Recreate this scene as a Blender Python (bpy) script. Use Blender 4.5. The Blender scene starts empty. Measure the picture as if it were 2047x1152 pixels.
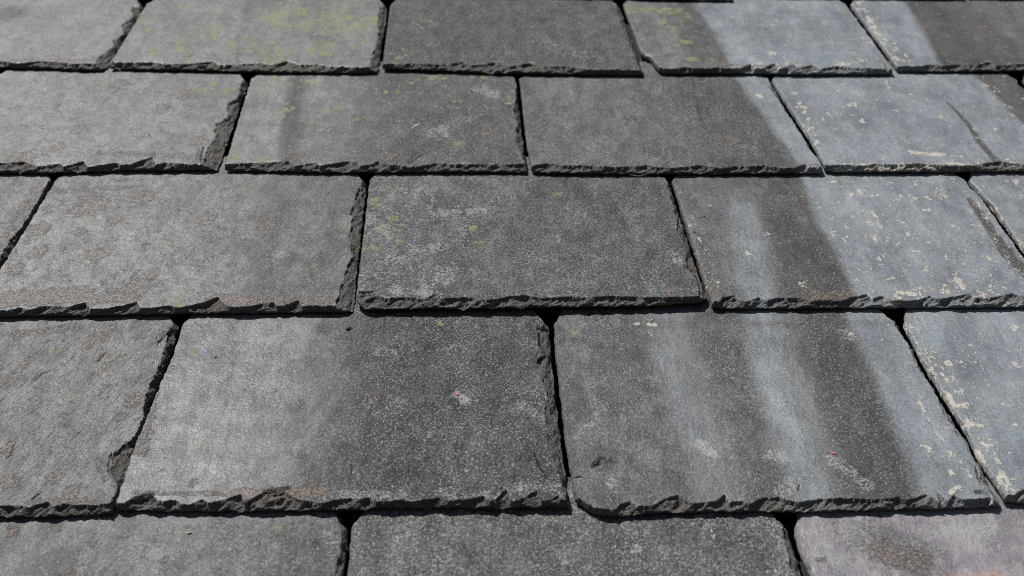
import bpy, math, random
import numpy as np
from mathutils import Matrix, Vector

# ------------------------------------------------------------------ set-up
SC = bpy.context.scene
COL = SC.collection
PITCH = math.radians(45)              # pitch of the roof
THETA = math.radians(37.5)            # view axis against the roof plane
H = 0.578                             # lens height over the slates (m)
CX, CY = 1023.5, 576.0                # tracing frame of the photograph (2047 x 1152)
F = 2301.0                            # focal length in that frame's pixels
ORIGIN = Vector((0, 0, 3.2))
# roof frame: u to the right, v up the slope, n out of the roof
ROOF = Matrix.Translation(ORIGIN) @ Matrix.Rotation(PITCH, 4, 'X')

cam_data = bpy.data.cameras.new("camera")
cam = bpy.data.objects.new("camera", cam_data)
COL.objects.link(cam)
cam_data.sensor_width = 36.0
cam_data.lens = F * 36.0 / 2047.0
cam_data.clip_start = 0.02
cam_data.clip_end = 500
# a camera looks down its -Z: tip it so that -Z = cos(theta) v - sin(theta) n
cam.matrix_world = ROOF @ Matrix.Translation((0, 0, H)) @ Matrix.Rotation(math.pi / 2 - THETA, 4, 'X')
cam_data.dof.use_dof = True
cam_data.dof.focus_distance = 0.90
cam_data.dof.aperture_fstop = 9.0
SC.camera = cam

SUN_ROOF = Vector((-0.36, 0.47, 0.78)).normalized()    # towards the sun, in the roof frame
sun_dir = (ROOF.to_3x3() @ SUN_ROOF).normalized()
sun_data = bpy.data.lights.new("sun", 'SUN')
sun_data.energy = 5.0
sun_data.angle = math.radians(0.53)
sun_data.color = (1.0, 0.975, 0.94)
sun = bpy.data.objects.new("sun", sun_data)
sun.rotation_euler = sun_dir.to_track_quat('Z', 'Y').to_euler()
sun.location = (-2, 2, 8)
COL.objects.link(sun)

world = bpy.data.worlds.new("World")
SC.world = world
world.use_nodes = True
wt = world.node_tree
bg = wt.nodes["Background"]
sky = wt.nodes.new("ShaderNodeTexSky")
sky.sky_type = 'NISHITA'
sky.sun_disc = False
sky.sun_elevation = math.asin(sun_dir.z)
sky.sun_rotation = math.atan2(sun_dir.x, sun_dir.y)
wt.links.new(sky.outputs[0], bg.inputs[0])
bg.inputs[1].default_value = 0.05
SC.view_settings.view_transform = 'Standard'
SC.view_settings.look = 'None'
SC.view_settings.exposure = 0.0
SC.view_settings.gamma = 1.0
SC.cycles.use_denoising = False
SC.cycles.sample_clamp_indirect = 2.0
SC.cycles.max_bounces = 4
SC.cycles.filter_width = 0.9

# ------------------------------------------------------------------ helpers
ct, st = math.cos(THETA), math.sin(THETA)
T_SLATE = 0.0085


def P(px, py, n=0.0):
    """point of the roof (u, v) seen at a pixel of the photograph, at height n over the plane"""
    x = (px - CX) / F
    y = -(py - CY) / F
    dv = ct + y * st
    dn = -st + y * ct
    k = (n - H) / dn
    return x * k, dv * k


def PP(pts, n=0.0):
    return np.array([P(a, b, n) for a, b in pts], dtype=float)


def hash2(ix, iy, seed):
    h = (ix.astype(np.int64) * 374761393 + iy.astype(np.int64) * 668265263 + seed * 974634777) & 0xFFFFFFFF
    h = ((h ^ (h >> 13)) * 1274126177) & 0xFFFFFFFF
    h = (h ^ (h >> 16)) & 0xFFFFFFFF
    return h


def noise(x, y, seed=0):
    """gradient noise, about -1..1"""
    ix = np.floor(x); iy = np.floor(y)
    fx = x - ix; fy = y - iy
    ix = ix.astype(np.int64); iy = iy.astype(np.int64)
    sx = fx * fx * fx * (fx * (fx * 6 - 15) + 10)
    sy = fy * fy * fy * (fy * (fy * 6 - 15) + 10)

    def g(dx, dy):
        a = hash2(ix + dx, iy + dy, seed) * (2 * math.pi / 4294967296.0)
        return np.cos(a) * (fx - dx) + np.sin(a) * (fy - dy)
    a = g(0, 0); b = g(1, 0); c = g(0, 1); d = g(1, 1)
    return 1.5 * ((a + (b - a) * sx) * (1 - sy) + (c + (d - c) * sx) * sy)


def fbm(x, y, seed=0, octv=3, rough=0.5):
    r = 0; amp = 1; tot = 0
    for o in range(octv):
        r = r + amp * noise(x, y, seed + 17 * o)
        tot += amp; amp *= rough; x = x * 2.03 + 5.1; y = y * 2.03 + 1.7
    return r / tot


def sstep(a, b, x):
    t = np.clip((x - a) / (b - a), 0, 1)
    return t * t * (3 - 2 * t)


def seg_dist(u, v, pts):
    """distance to a polyline, position along it 0..1, and side (+ right of travel)"""
    best = np.full(u.shape, 1e9); along = np.zeros(u.shape); side = np.zeros(u.shape)
    n = len(pts) - 1
    for i in range(n):
        a = pts[i]; b = pts[i + 1]; d = b - a; L2 = max(1e-12, d @ d)
        t = np.clip(((u - a[0]) * d[0] + (v - a[1]) * d[1]) / L2, 0, 1)
        qx = u - (a[0] + t * d[0]); qy = v - (a[1] + t * d[1])
        dd = np.hypot(qx, qy)
        m = dd < best
        best[m] = dd[m]; along[m] = ((i + t) / n)[m]
        side[m] = np.sign(qx * d[1] - qy * d[0])[m]
    return best, along, side


# ------------------------------------------------------------------ material
class NT:
    def __init__(self, name):
        self.m = bpy.data.materials.new(name); self.m.use_nodes = True
        self.t = self.m.node_tree
        self.bsdf = self.t.nodes["Principled BSDF"]

    def n(self, typ, **kw):
        nd = self.t.nodes.new(typ)
        for k, val in kw.items():
            setattr(nd, k, val)
        return nd

    def put(self, inp, val):
        if hasattr(val, 'is_output'):
            self.t.links.new(val, inp)
        elif isinstance(val, (tuple, list)) and len(val) == 3 and inp.type == 'RGBA':
            inp.default_value = (*val, 1)
        else:
            inp.default_value = val

    def math(self, op, a, b=0.0, c=None, clamp=False):
        nd = self.n("ShaderNodeMath", operation=op, use_clamp=clamp)
        self.put(nd.inputs[0], a); self.put(nd.inputs[1], b)
        if c is not None: self.put(nd.inputs[2], c)
        return nd.outputs[0]

    def mul(self, a, b): return self.math('MULTIPLY', a, b)
    def add(self, a, b): return self.math('ADD', a, b)
    def sub(self, a, b): return self.math('SUBTRACT', a, b)

    def rng(self, x, a, b, c=0.0, d=1.0, smooth=False):
        nd = self.n("ShaderNodeMapRange")
        if smooth: nd.interpolation_type = 'SMOOTHSTEP'
        for i, val in enumerate((x, a, b, c, d)): self.put(nd.inputs[i], val)
        return nd.outputs[0]

    def mix(self, f, a, b, mode='MIX'):
        nd = self.n("ShaderNodeMix", data_type='RGBA', blend_type=mode)
        nd.clamp_factor = True
        self.put(nd.inputs[0], f); self.put(nd.inputs[6], a); self.put(nd.inputs[7], b)
        return nd.outputs[2]

    def noise(self, vec, scale, detail=2.0, rough=0.5, dist=0.0):
        nd = self.n("ShaderNodeTexNoise")
        self.put(nd.inputs["Vector"], vec)
        nd.inputs["Scale"].default_value = scale; nd.inputs["Detail"].default_value = detail
        nd.inputs["Roughness"].default_value = rough; nd.inputs["Distortion"].default_value = dist
        return nd.outputs["Fac"]

    def mapping(self, vec, scale=(1, 1, 1), loc=(0, 0, 0), rot=(0, 0, 0)):
        nd = self.n("ShaderNodeMapping")
        self.put(nd.inputs[0], vec)
        nd.inputs["Scale"].default_value = scale; nd.inputs["Location"].default_value = loc
        nd.inputs["Rotation"].default_value = rot
        return nd.outputs[0]


def slate_material():
    M = NT("weathered_slate")
    tc = M.n("ShaderNodeTexCoord"); oi = M.n("ShaderNodeObjectInfo")
    rnd = M.mul(oi.outputs["Random"], 37.0)
    comb = M.n("ShaderNodeCombineXYZ"); M.put(comb.inputs[0], rnd); M.put(comb.inputs[1], M.mul(rnd, 1.7))
    va = M.n("ShaderNodeVectorMath", operation='ADD')
    M.put(va.inputs[0], tc.outputs["Object"]); M.put(va.inputs[1], comb.outputs[0])
    P3 = va.outputs[0]
    za = M.n("ShaderNodeAttribute", attribute_name="zone_a")
    zb = M.n("ShaderNodeAttribute", attribute_name="zone_b")
    zc = M.n("ShaderNodeAttribute", attribute_name="zone_c")
    sa = M.n("ShaderNodeSeparateColor"); M.put(sa.inputs[0], za.outputs["Color"])
    sb = M.n("ShaderNodeSeparateColor"); M.put(sb.inputs[0], zb.outputs["Color"])
    s_c = M.n("ShaderNodeSeparateColor"); M.put(s_c.inputs[0], zc.outputs["Color"])
    blue, dark, green, speck = sa.outputs[0], sa.outputs[1], sa.outputs[2], za.outputs["Alpha"]
    brown, cream, lilac, pale = sb.outputs[0], sb.outputs[1], sb.outputs[2], zb.outputs["Alpha"]
    broken, rust, grain = s_c.outputs[0], s_c.outputs[1], s_c.outputs[2]

    big = M.noise(P3, 14, 4, 0.6)
    mid = M.noise(M.mapping(P3, (1, .62, 1)), 78, 5, 0.62)
    fine = M.noise(P3, 620, 3, 0.7)
    finer = M.noise(P3, 1500, 2, 0.7)
    streak = M.noise(M.mapping(P3, (110, 13, 60)), 1.0, 4, 0.6)
    scratch = M.noise(M.mapping(P3, (1300, 230, 600)), 1.0, 2, 0.6)
    diag = M.noise(M.mapping(M.mapping(P3, rot=(0, 0, math.radians(-58))), (120, 620, 300)), 1.0, 3, 0.65)

    # the stone itself: dark grey, a bit browner or bluer in places
    c = M.mix(M.rng(big, 0.36, 0.64), (0.082, 0.084, 0.086), (0.128, 0.129, 0.127))
    c = M.mix(M.rng(streak, 0.45, 0.66, 0, 0.75), c, (0.165, 0.168, 0.170))
    c = M.mix(M.rng(M.noise(P3, 38, 5, 0.7), 0.5, 0.66, 0, 0.6), c, (0.175, 0.175, 0.170))
    c = M.mix(M.rng(mid, 0.46, 0.60, 0, 0.72), c, (0.050, 0.048, 0.047))
    # dark, purplish-brown algae bands
    dk = M.mul(dark, M.mul(M.rng(streak, 0.32, 0.6, 0.50, 1.0), M.rng(fine, 0.35, 0.6, 1.0, 0.62)))
    c = M.mix(dk, c, (0.053, 0.043, 0.039))
    # clean blue-grey slate with faint milky clouding
    bl_col = M.mix(M.rng(big, 0.35, 0.7), (0.180, 0.203, 0.228), (0.215, 0.240, 0.250))
    bl_col = M.mix(M.rng(mid, 0.45, 0.75, 0, 0.5), bl_col, (0.30, 0.325, 0.34))
    bl_col = M.mix(M.rng(streak, 0.5, 0.7, 0, 0.5), bl_col, (0.28, 0.305, 0.325))
    bl_col = M.mix(M.rng(fine, 0.55, 0.38, 0, 0.45), bl_col, (0.10, 0.115, 0.135))
    bl_edge = M.rng(M.add(M.add(blue, M.mul(M.sub(mid, 0.5), 0.8)), M.mul(M.sub(fine, 0.5), 0.5)), 0.12, 0.88)
    c = M.mix(bl_edge, c, bl_col)
    li_col = M.mix(M.rng(mid, 0.4, 0.6), (0.265, 0.245, 0.255), (0.17, 0.155, 0.175))
    c = M.mix(M.rng(M.add(lilac, M.mul(M.sub(mid, 0.5), 0.7)), 0.3, 0.7), c, li_col)
    c = M.mix(M.mul(rust, M.rng(mid, 0.35, 0.6)), c, (0.34, 0.195, 0.13))

    c = M.mix(M.mul(speck, .6), c, M.mix(1.0, c, (0.40, 0.41, 0.42), 'MULTIPLY'))
    mott = M.noise(M.mapping(P3, (1, .5, 1)), 24, 7, 0.74)
    c = M.mix(1.0, c, M.mix(M.rng(mott, 0.36, 0.64), (0.66, 0.66, 0.67), (1.24, 1.24, 1.22)), 'MULTIPLY')
    # powdery pale bloom: short worm-like marks
    clump0 = M.noise(M.mapping(P3, (1, .45, 1)), 55, 5, 0.72)
    worm = M.noise(P3, 330, 3, 0.65, 1.6)
    pl = M.rng(M.sub(M.add(worm, M.mul(M.sub(clump0, 0.5), 0.7)), M.sub(0.66, M.mul(pale, 0.20))), 0.0, 0.06)
    c = M.mix(M.mul(pl, M.rng(pale, 0, .5, .25, .85)), c, (0.29, 0.295, 0.29))

    # salt-and-pepper crust
    salt = M.noise(P3, 430, 2, 0.75)
    salt2 = M.noise(M.mapping(P3, (1, 0.8, 1), (5, 2, 1)), 680, 3, 0.72)
    clump = M.noise(M.mapping(P3, (1, .45, 1)), 60, 5, 0.72)
    sp_dark = M.mul(M.add(M.mul(speck, .72), .28), M.mul(M.rng(salt, 0.53, 0.44, 0, 0.9), M.rng(clump, 0.40, 0.60, 1.0, 0.55)))
    c = M.mix(sp_dark, c, (0.022, 0.022, 0.023))
    sp_light = M.mul(M.mul(M.add(M.mul(speck, 0.7), 0.3), M.rng(clump, 0.40, 0.60, 0.38, 1.0)), M.rng(salt2, 0.525, 0.61, 0, 1.0))
    c = M.mix(sp_light, c, (0.25, 0.253, 0.247))
    dots = M.n("ShaderNodeTexVoronoi"); M.put(dots.inputs["Vector"], P3); dots.inputs["Scale"].default_value = 260
    dsep = M.n("ShaderNodeSeparateColor"); M.put(dsep.inputs[0], dots.outputs["Color"])
    dm = M.mul(M.rng(dots.outputs["Distance"], 0.2, 0.12), M.rng(dsep.outputs[0], 0.80, 0.84))
    c = M.mix(M.mul(dm, 0.75), c, M.mix(dsep.outputs[1], (0.34, 0.32, 0.27), (0.32, 0.33, 0.34)))

    # brown crustose lichen
    bn = M.add(M.mul(M.noise(P3, 120, 5, 0.72, 0.8), 0.62), M.mul(M.noise(P3, 430, 3, 0.75), 0.38))
    b_th = M.sub(0.665, M.mul(brown, 0.33))
    bm = M.rng(M.sub(bn, b_th), -0.01, 0.05)
    b_col = M.mix(M.rng(fine, 0.38, 0.62), (0.042, 0.030, 0.024), (0.125, 0.092, 0.070))
    bgr = M.noise(P3, 560, 2, 0.7)
    b_col = M.mix(M.rng(bgr, 0.50, 0.60), b_col, (0.26, 0.220, 0.182))
    bm = M.mul(bm, M.rng(salt, 0.60, 0.46, 0.75, 1.0))
    c = M.mix(M.mul(M.mul(bm, 0.9), M.rng(brown, 0.02, 0.12)), c, b_col)

    # yellow-green map lichen: round patches, brighter rim
    warp = M.n("ShaderNodeVectorMath", operation='ADD')
    wn = M.n("ShaderNodeTexNoise"); M.put(wn.inputs["Vector"], P3); wn.inputs["Scale"].default_value = 240
    wn.inputs["Detail"].default_value = 3
    ws = M.n("ShaderNodeVectorMath", operation='SCALE'); M.put(ws.inputs[0], wn.outputs["Color"]); ws.inputs[3].default_value = 0.006
    M.put(warp.inputs[0], P3); M.put(warp.inputs[1], ws.outputs[0])
    gm = None
    for sc_, off, rad in ((85, 0.0, 0.42), (165, 3.3, 0.40)):
        vo = M.n("ShaderNodeTexVoronoi")
        M.put(vo.inputs["Vector"], M.mapping(warp.outputs[0], (1, 1, 1), (off, off, 0)))
        vo.inputs["Scale"].default_value = sc_
        vs = M.n("ShaderNodeSeparateColor"); M.put(vs.inputs[0], vo.outputs["Color"])
        present = M.rng(M.sub(green, vs.outputs[0]), 0.0, 0.04)
        size = M.mul(M.add(vs.outputs[1], 0.45), rad)
        inside = M.rng(M.sub(size, vo.outputs["Distance"]), 0.0, 0.05)
        core = M.rng(M.sub(size, vo.outputs["Distance"]), 0.06, 0.22)
        body = M.mul(present, M.mul(inside, M.sub(1.0, M.mul(core, M.mul(vs.outputs[2], 0.7)))))
        gm = body if gm is None else M.math('MAXIMUM', gm, body)
    gm = M.mul(gm, M.rng(M.noise(P3, 430, 3, 0.7), 0.38, 0.48))
    g_col = M.mix(M.rng(mid, 0.38, 0.62), (0.19, 0.225, 0.085), (0.36, 0.40, 0.155))
    g_col = M.mix(M.rng(fine, 0.6, 0.45, 0, 0.6), g_col, (0.075, 0.08, 0.05))
    c = M.mix(M.mul(gm, 0.85), c, g_col)
    c = M.mix(M.mul(M.rng(green, 0.35, 1.0), M.rng(mid, 0.42, 0.58, 0, 0.38)), c, (0.20, 0.235, 0.10))

    # cream, slightly raised flakes of lichen
    cn = M.noise(M.mapping(warp.outputs[0], (1, 0.7, 1)), 135, 4, 0.6)
    cn2 = M.noise(warp.outputs[0], 300, 2, 0.5)
    cc = M.add(M.mul(cn, 0.7), M.mul(cn2, 0.3))
    cm = M.rng(M.sub(cc, M.sub(0.71, M.mul(cream, 0.26))), 0.0, 0.025)
    cm2 = M.rng(M.sub(M.noise(M.mapping(P3, (1, 0.6, 1)), 330, 3, 0.6), M.sub(0.72, M.mul(cream, 0.17))), 0.0, 0.03)
    cm = M.mul(M.math('MAXIMUM', cm, M.mul(cm2, 0.8)), M.rng(cream, 0.02, 0.1))
    cr_col = M.mix(M.rng(fine, 0.35, 0.65), (0.28, 0.27, 0.235), (0.55, 0.51, 0.43))
    cr_col = M.mix(M.rng(mid, 0.56, 0.7, 0, 0.55), cr_col, (0.42, 0.31, 0.18))
    c = M.mix(M.mul(cm, 0.88), c, cr_col)

    # freshly split / dressed stone at the edges: darker and browner grey, mottled
    br_col = M.mix(M.rng(fine, 0.38, 0.66), (0.036, 0.035, 0.033), (0.150, 0.141, 0.131))
    br_col = M.mix(M.mul(blue, 0.75), br_col, M.mix(M.rng(fine, 0.4, 0.62), (0.10, 0.115, 0.13), (0.22, 0.235, 0.245)))
    br_col = M.mix(M.rng(salt2, 0.56, 0.64, 0, 0.7), br_col, (0.24, 0.225, 0.205))
    br_col = M.mix(M.rng(mid, 0.4, 0.6, 0, .5), br_col, (0.13, 0.112, 0.096))
    brm = M.mul(broken, M.sub(0.9, M.mul(M.math('MAXIMUM', cm, M.mul(bm, 0.7)), 0.75)))
    c = M.mix(brm, c, br_col)

    c = M.mix(M.mul(zc.outputs['Alpha'], .95), c, (0.010, 0.010, 0.010))
    # bump: grain of the cleavage, crust and flakes
    hgt = M.add(M.add(M.mul(fine, 0.45), M.mul(finer, 0.2)), M.mul(salt, 0.6))
    hgt = M.add(hgt, M.mul(scratch, 0.42))
    hgt = M.add(hgt, M.mul(M.mul(diag, grain), 3.2))
    hgt = M.add(hgt, M.mul(mid, 0.9))
    hgt = M.mul(hgt, M.add(0.62, M.add(M.mul(speck, 0.55), M.mul(broken, 0.9))))
    hgt = M.mul(hgt, M.sub(1.0, M.mul(blue, 0.35)))
    hgt = M.add(hgt, M.mul(M.add(cm, M.mul(M.mul(bm, fine), 1.6)), 0.55))
    bump = M.n("ShaderNodeBump"); bump.inputs["Strength"].default_value = 0.8
    bump.inputs["Distance"].default_value = 0.0011
    M.put(bump.inputs["Height"], hgt)
    M.put(M.bsdf.inputs["Normal"], bump.outputs[0])
    M.put(M.bsdf.inputs["Base Color"], c)
    crust = M.math('MAXIMUM', M.math('MAXIMUM', speck, dark), M.math('MAXIMUM', broken, M.math('MAXIMUM', cm, gm)))
    M.put(M.bsdf.inputs["Roughness"], M.add(M.rng(crust, 0, 1, 0.48, 0.66), M.add(M.mul(M.sub(fine, 0.5), 0.25), M.mul(M.sub(mid, 0.5), 0.35))))
    M.put(M.bsdf.inputs["Specular IOR Level"], M.rng(crust, 0, 1, 0.76, 0.20))
    return M.m


SLATE = slate_material()


def plain(name, col, rough=0.8, var=0.3, scale=400):
    M = NT(name)
    tc = M.n("ShaderNodeTexCoord")
    nz = M.noise(tc.outputs["Object"], scale, 4, 0.6)
    M.put(M.bsdf.inputs["Base Color"], M.mix(nz, tuple(x * (1 - var) for x in col), tuple(min(1, x * (1 + var)) for x in col)))
    M.bsdf.inputs["Roughness"].default_value = rough
    bump = M.n("ShaderNodeBump"); bump.inputs["Distance"].default_value = 0.0004
    M.put(bump.inputs["Height"], nz); M.put(M.bsdf.inputs["Normal"], bump.outputs[0])
    return M.m


# ------------------------------------------------------------------ roofing underneath
def grid_object(name, x0, x1, y0, y1, nx, ny, zf, mat, thick=0.003):
    xs = np.linspace(x0, x1, nx); ys = np.linspace(y0, y1, ny)
    X, Y = np.meshgrid(xs, ys, indexing='ij')
    Z = zf(X, Y)
    top = np.stack([X, Y, Z], -1).reshape(-1, 3)
    bot = top - np.array([0, 0, thick])
    n = nx * ny
    idx = np.arange(n).reshape(nx, ny)
    q = np.stack([idx[:-1, :-1], idx[1:, :-1], idx[1:, 1:], idx[:-1, 1:]], -1).reshape(-1, 4)
    faces = q.tolist() + (q[:, ::-1] + n).tolist()
    ring = list(idx[:, 0]) + list(idx[-1, 1:]) + list(idx[-2::-1, -1]) + list(idx[0, -2:0:-1])
    for a, b in zip(ring, ring[1:] + ring[:1]):
        faces.append((int(b), int(a), int(a) + n, int(b) + n))
    me = bpy.data.meshes.new(name)
    me.from_pydata(np.concatenate([top, bot]).tolist(), [], faces)
    me.materials.append(mat)
    o = bpy.data.objects.new(name, me); COL.objects.link(o)
    o.matrix_world = ROOF
    return o


# ------------------------------------------------------------------ slates
# every entry in the tables is a reading from the photograph, in its pixels
ROWS = {
    # v of the tail, exposed height is derived; step = mesh spacing along/near the edges
    'Z': dict(step=0.0016), 'A': dict(step=0.0010), 'B': dict(step=0.0008),
    'C': dict(step=0.0007), 'D': dict(step=0.0006), 'E': dict(step=0.0010),
}
S = []


def slate(row, left, right, tail, label, tb=None, rb=None, bands=(), blobs=(), scars=(), cracks=(), gap=0.0004, base=None,
          cut=(0.0036, 0.0065, 0.0036, 0.0065), lb=0.0012, seed=None, grain=0.0, tbw=0.011, rbw=0.004, rough_edge=1.0):
    S.append(dict(row=row, left=left, right=right, tail=tail, label=label, tb=tb, rb=rb, bands=bands, blobs=blobs,
                  scars=scars, cracks=cracks, gap=gap, base=base or {}, cut=cut, lb=lb, seed=seed or (len(S) * 7 + 3),
                  grain=grain, tbw=tbw, rbw=rbw, rough_edge=rough_edge))


CH = {'blue': 0, 'dark': 1, 'green': 2, 'speck': 3, 'brown': 4, 'cream': 5, 'lilac': 6, 'pale': 7, 'rust': 9, 'grain': 10}

# ---- course Z: only its tails touch the upper rim of the picture
slate('Z', [(560, -60), (548, -6)], [(1010, -60), (1000, -6)], [(548, -4), (1000, -3)],
      "slate whose tail just clears the top rim, above the green-spotted slate")
slate('Z', [(1012, -60), (1004, -4)], [(1440, -60), (1468, 3)], [(1004, -3), (1240, 0), (1300, 4), (1468, 6)],
      "top-rim slate showing only a thin dark tail line over the slate with a clipped corner", base=dict(dark=.3))
slate('Z', [(1452, -60), (1478, -3)], [(1880, -60), (1935, 1)], [(1478, -3), (1700, 0), (1935, 2)],
      "top-rim slate whose tail line crosses above the blue slates at the upper right", base=dict(blue=.8))
slate('Z', [(1888, -60), (1942, 0)], [(2330, -60), (2430, 1)], [(1942, 1), (2430, 2)],
      "slate at the top right corner showing only its dark tail line", base=dict(dark=.5))
slate('Z', [(90, -60), (60, -6)], [(552, -60), (542, -6)], [(60, -8), (542, -5)],
      "slate above the joint at the upper left, its tail hidden by the top rim")

# ---- course A
slate('A', [(-170, 0), (-300, 140)], [(287, 0), (209, 140)],
      [(-320, 136), (0, 139), (100, 141), (170, 145), (205, 144), (214, 138)],
      "pale grey slate in the upper left corner with a crumbling right edge",
      tb=[(0, 120), (35, 127), (79, 120), (103, 121), (150, 127), (181, 125), (206, 134)],
      rb=[(258, 0), (263, 24), (240, 41), (246, 62), (222, 75), (226, 89), (196, 110), (190, 122)],
      base=dict(pale=.25), blobs=[('dark', (15, 18), 40, .7), ('brown', [(0, 122), (180, 120)], 10, .7),
      ('brown', (243, 48), 10, .9)], lb=.001, cut=(.005, .007, .005, .007))
slate('A', [(292, 0), (217, 140)], [(774, 0), (755, 145)],
      [(213, 139), (225, 142), (400, 146), (560, 150), (700, 151), (757, 149)],
      "light slate blotched with yellow-green lichen, at the top left of centre",
      tb=[(222, 123), (257, 125), (308, 123), (330, 128), (376, 127), (424, 121), (440, 130), (472, 128), (520, 125),
          (547, 129), (575, 120), (600, 130), (633, 127), (660, 133), (687, 133), (735, 137), (757, 140)],
      rb=[(757, 0), (752, 34), (755, 65), (745, 103), (737, 133)],
      base=dict(pale=.2, green=.2),
      bands=[('dark', [(628, 0), (622, 120)], [(664, 0), (660, 120)], .006, .006, .45),
             ('dark', [(485, 0), (470, 90)], [(500, 0), (485, 90)], .004, .004, .35)],
      blobs=[('green', [(560, 25), (720, 40)], 60, .95), ('green', (690, 40), 55, 1.0), ('green', (640, 95), 45, .8),
             ('green', (420, 55), 42, .75), ('green', [(480, 90), (550, 100)], 45, .6), ('green', (360, 98), 22, .5),
             ('green', (545, 125), 30, .85), ('brown', [(230, 128), (740, 140)], 9, .6), ('brown', (375, 108), 14, .8),
             ('green', (440, 50), 16, 1.0)],
      grain=.15)
slate('A', [(780, 0), (764, 140)], [(1241, 2), (1257, 51), (1274, 103), (1288, 150)],
      [(765, 143), (900, 148), (1000, 152), (1150, 154), (1285, 155)],
      "darkest slate of the top course, uniformly sooty and rough",
      tb=[(766, 137), (772, 128), (830, 127), (885, 130), (926, 121), (940, 130), (971, 127), (1001, 121), (1020, 133),
          (1042, 130), (1060, 125), (1090, 133), (1130, 132), (1176, 140), (1230, 141), (1278, 149)],
      rb=[(1232, 7), (1251, 68), (1268, 113), (1280, 144)],
      base=dict(speck=.8, dark=.5, pale=.15), bands=[('dark', [(860, 0), (840, 140)], [(1000, 0), (930, 140)], .02, .02, .8)],
      blobs=[('green', (830, 40), 40, .3), ('green', (800, 110), 30, .3), ('pale', [(1060, 80), (1180, 110)], 40, .5), ('brown', (985, 112), 10, .9)],
      grain=.25)
slate('A', [(1246, 2), (1262, 51), (1279, 103), (1290, 122), (1306, 137)], [(1693, 2), (1786, 148)],
      [(1294, 122), (1300, 126), (1306, 136), (1316, 149), (1330, 152), (1500, 152), (1600, 155), (1790, 154)],
      "slate with a clipped lower left corner, half brownish and half smooth blue",
      tb=[(1300, 122), (1308, 136), (1318, 142), (1345, 138), (1372, 134), (1378, 135), (1405, 140), (1436, 135), (1467, 144), (1480, 137), (1501, 128),
          (1510, 140), (1525, 137), (1549, 126), (1559, 142), (1586, 128), (1600, 136), (1624, 130), (1641, 138), (1675, 133), (1710, 137),
          (1740, 138), (1764, 120), (1772, 142), (1785, 147)],
      rbw=.0012, base=dict(green=.08, pale=.2, cream=.06),
      bands=[('dark', [(1330, 0), (1390, 140)], [(1392, 0), (1468, 140)], .014, .003, .75),
             ('blue', [(1390, 0), (1428, 55), (1466, 140)], None, .006, .003, 1.0),
             ('cream', [(1390, 0), (1466, 140)], None, .003, .003, .40)],
      blobs=[('green', [(1252, 8), (1345, 12)], 26, .85), ('green', (1318, 35), 20, .8), ('green', (1345, 55), 26, .6),
             ('green', (1372, 30), 22, .5), ('green', (1340, 78), 22, .5), ('green', (1295, 75), 12, .6), ('brown', [(1390, 55), (1425, 65)], 5, .9),
             ('brown', [(1280, 60), (1290, 80)], 8, .8), ('cream', (1545, 105), 13, .85), ('cream', [(1680, 130), (1750, 118)], 10, .85),
             ('cream', [(1724, 68), (1745, 88)], 7, .8), ('brown', [(1430, 130), (1560, 134)], 7, .8), ('cream', (1520, 130), 10, .9),
             ('cream', (1705, 73), 7, .8)])
slate('A', [(1702, 2), (1796, 145)], [(2130, 0), (2290, 145)],
      [(1796, 146), (1900, 148), (2047, 147), (2290, 147)],
      "slate in the upper right corner, greenish blue on its left and brown-black on its right",
      tb=[(1798, 133), (1830, 134), (1860, 128), (1890, 131), (1921, 127), (1950, 130), (1980, 122), (1990, 131), (2047, 127)],
      base=dict(blue=.85, cream=.3), rbw=.001,
      bands=[('cream', None, [(1745, 0), (1845, 145)], .006, .006, .62),
             ('dark', [(1815, 0), (1885, 140)], [(1965, 0), (2075, 120)], .006, .02, .95),
             ('blue', [(1815, 0), (1885, 140)], None, .006, .02, -.88), ('dark', [(1965, 0), (2075, 120)], None, .02, .02, .4)],
      blobs=[('cream', (1750, 48), 8, 1), ('cream', [(1738, 30), (1760, 65)], 9, .9), ('cream', (1797, 118), 9, .9), ('brown', [(1800, 137), (2047, 134)], 6, .7)])

# ---- course B
slate('B', [(-20, 155), (-130, 345)], [(493, 152), (433, 343)],
      [(-140, 352), (0, 351), (100, 352), (180, 349), (250, 346), (350, 346), (436, 345), (442, 340)],
      "smooth pale grey slate at the left edge, second course down, with a flaked right side",
      tb=[(0, 325), (25, 324), (51, 321), (75, 333), (120, 327), (128, 334), (168, 321), (175, 336), (191, 332), (236, 325), (245, 336), (305, 311), (310, 330),
          (330, 325), (375, 328), (400, 331), (440, 333)],
      rb=[(478, 152), (474, 185), (453, 197), (450, 206), (455, 226), (430, 240), (424, 256), (426, 274), (408, 296), (403, 322)],
      base=dict(pale=.2, brown=.26, green=.05),
      blobs=[('brown', (42, 320), 40, .75), ('brown', (238, 155), 30, .6), ('brown', (370, 180), 26, .7), ('brown', (115, 292), 18, .9),
             ('brown', (320, 210), 22, .8), ('brown', (400, 280), 24, .85), ('brown', [(200, 305), (430, 315)], 16, .55), ('brown', (285, 222), 10, .9),
             ('green', (420, 175), 30, .75), ('green', (445, 170), 24, .8), ('green', (400, 245), 36, .55), ('green', (430, 255), 24, .8),
             ('brown', (400, 320), 25, .6), ('pale', (87, 166), 5, 1.0), ('brown', (110, 205), 12, .7)],
      grain=.25, scars=[([(404, 292), (402, 325)], .0012, .006, .0007)], cracks=[([(407, 290), (403, 305), (402, 325)], .0009)])
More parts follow.
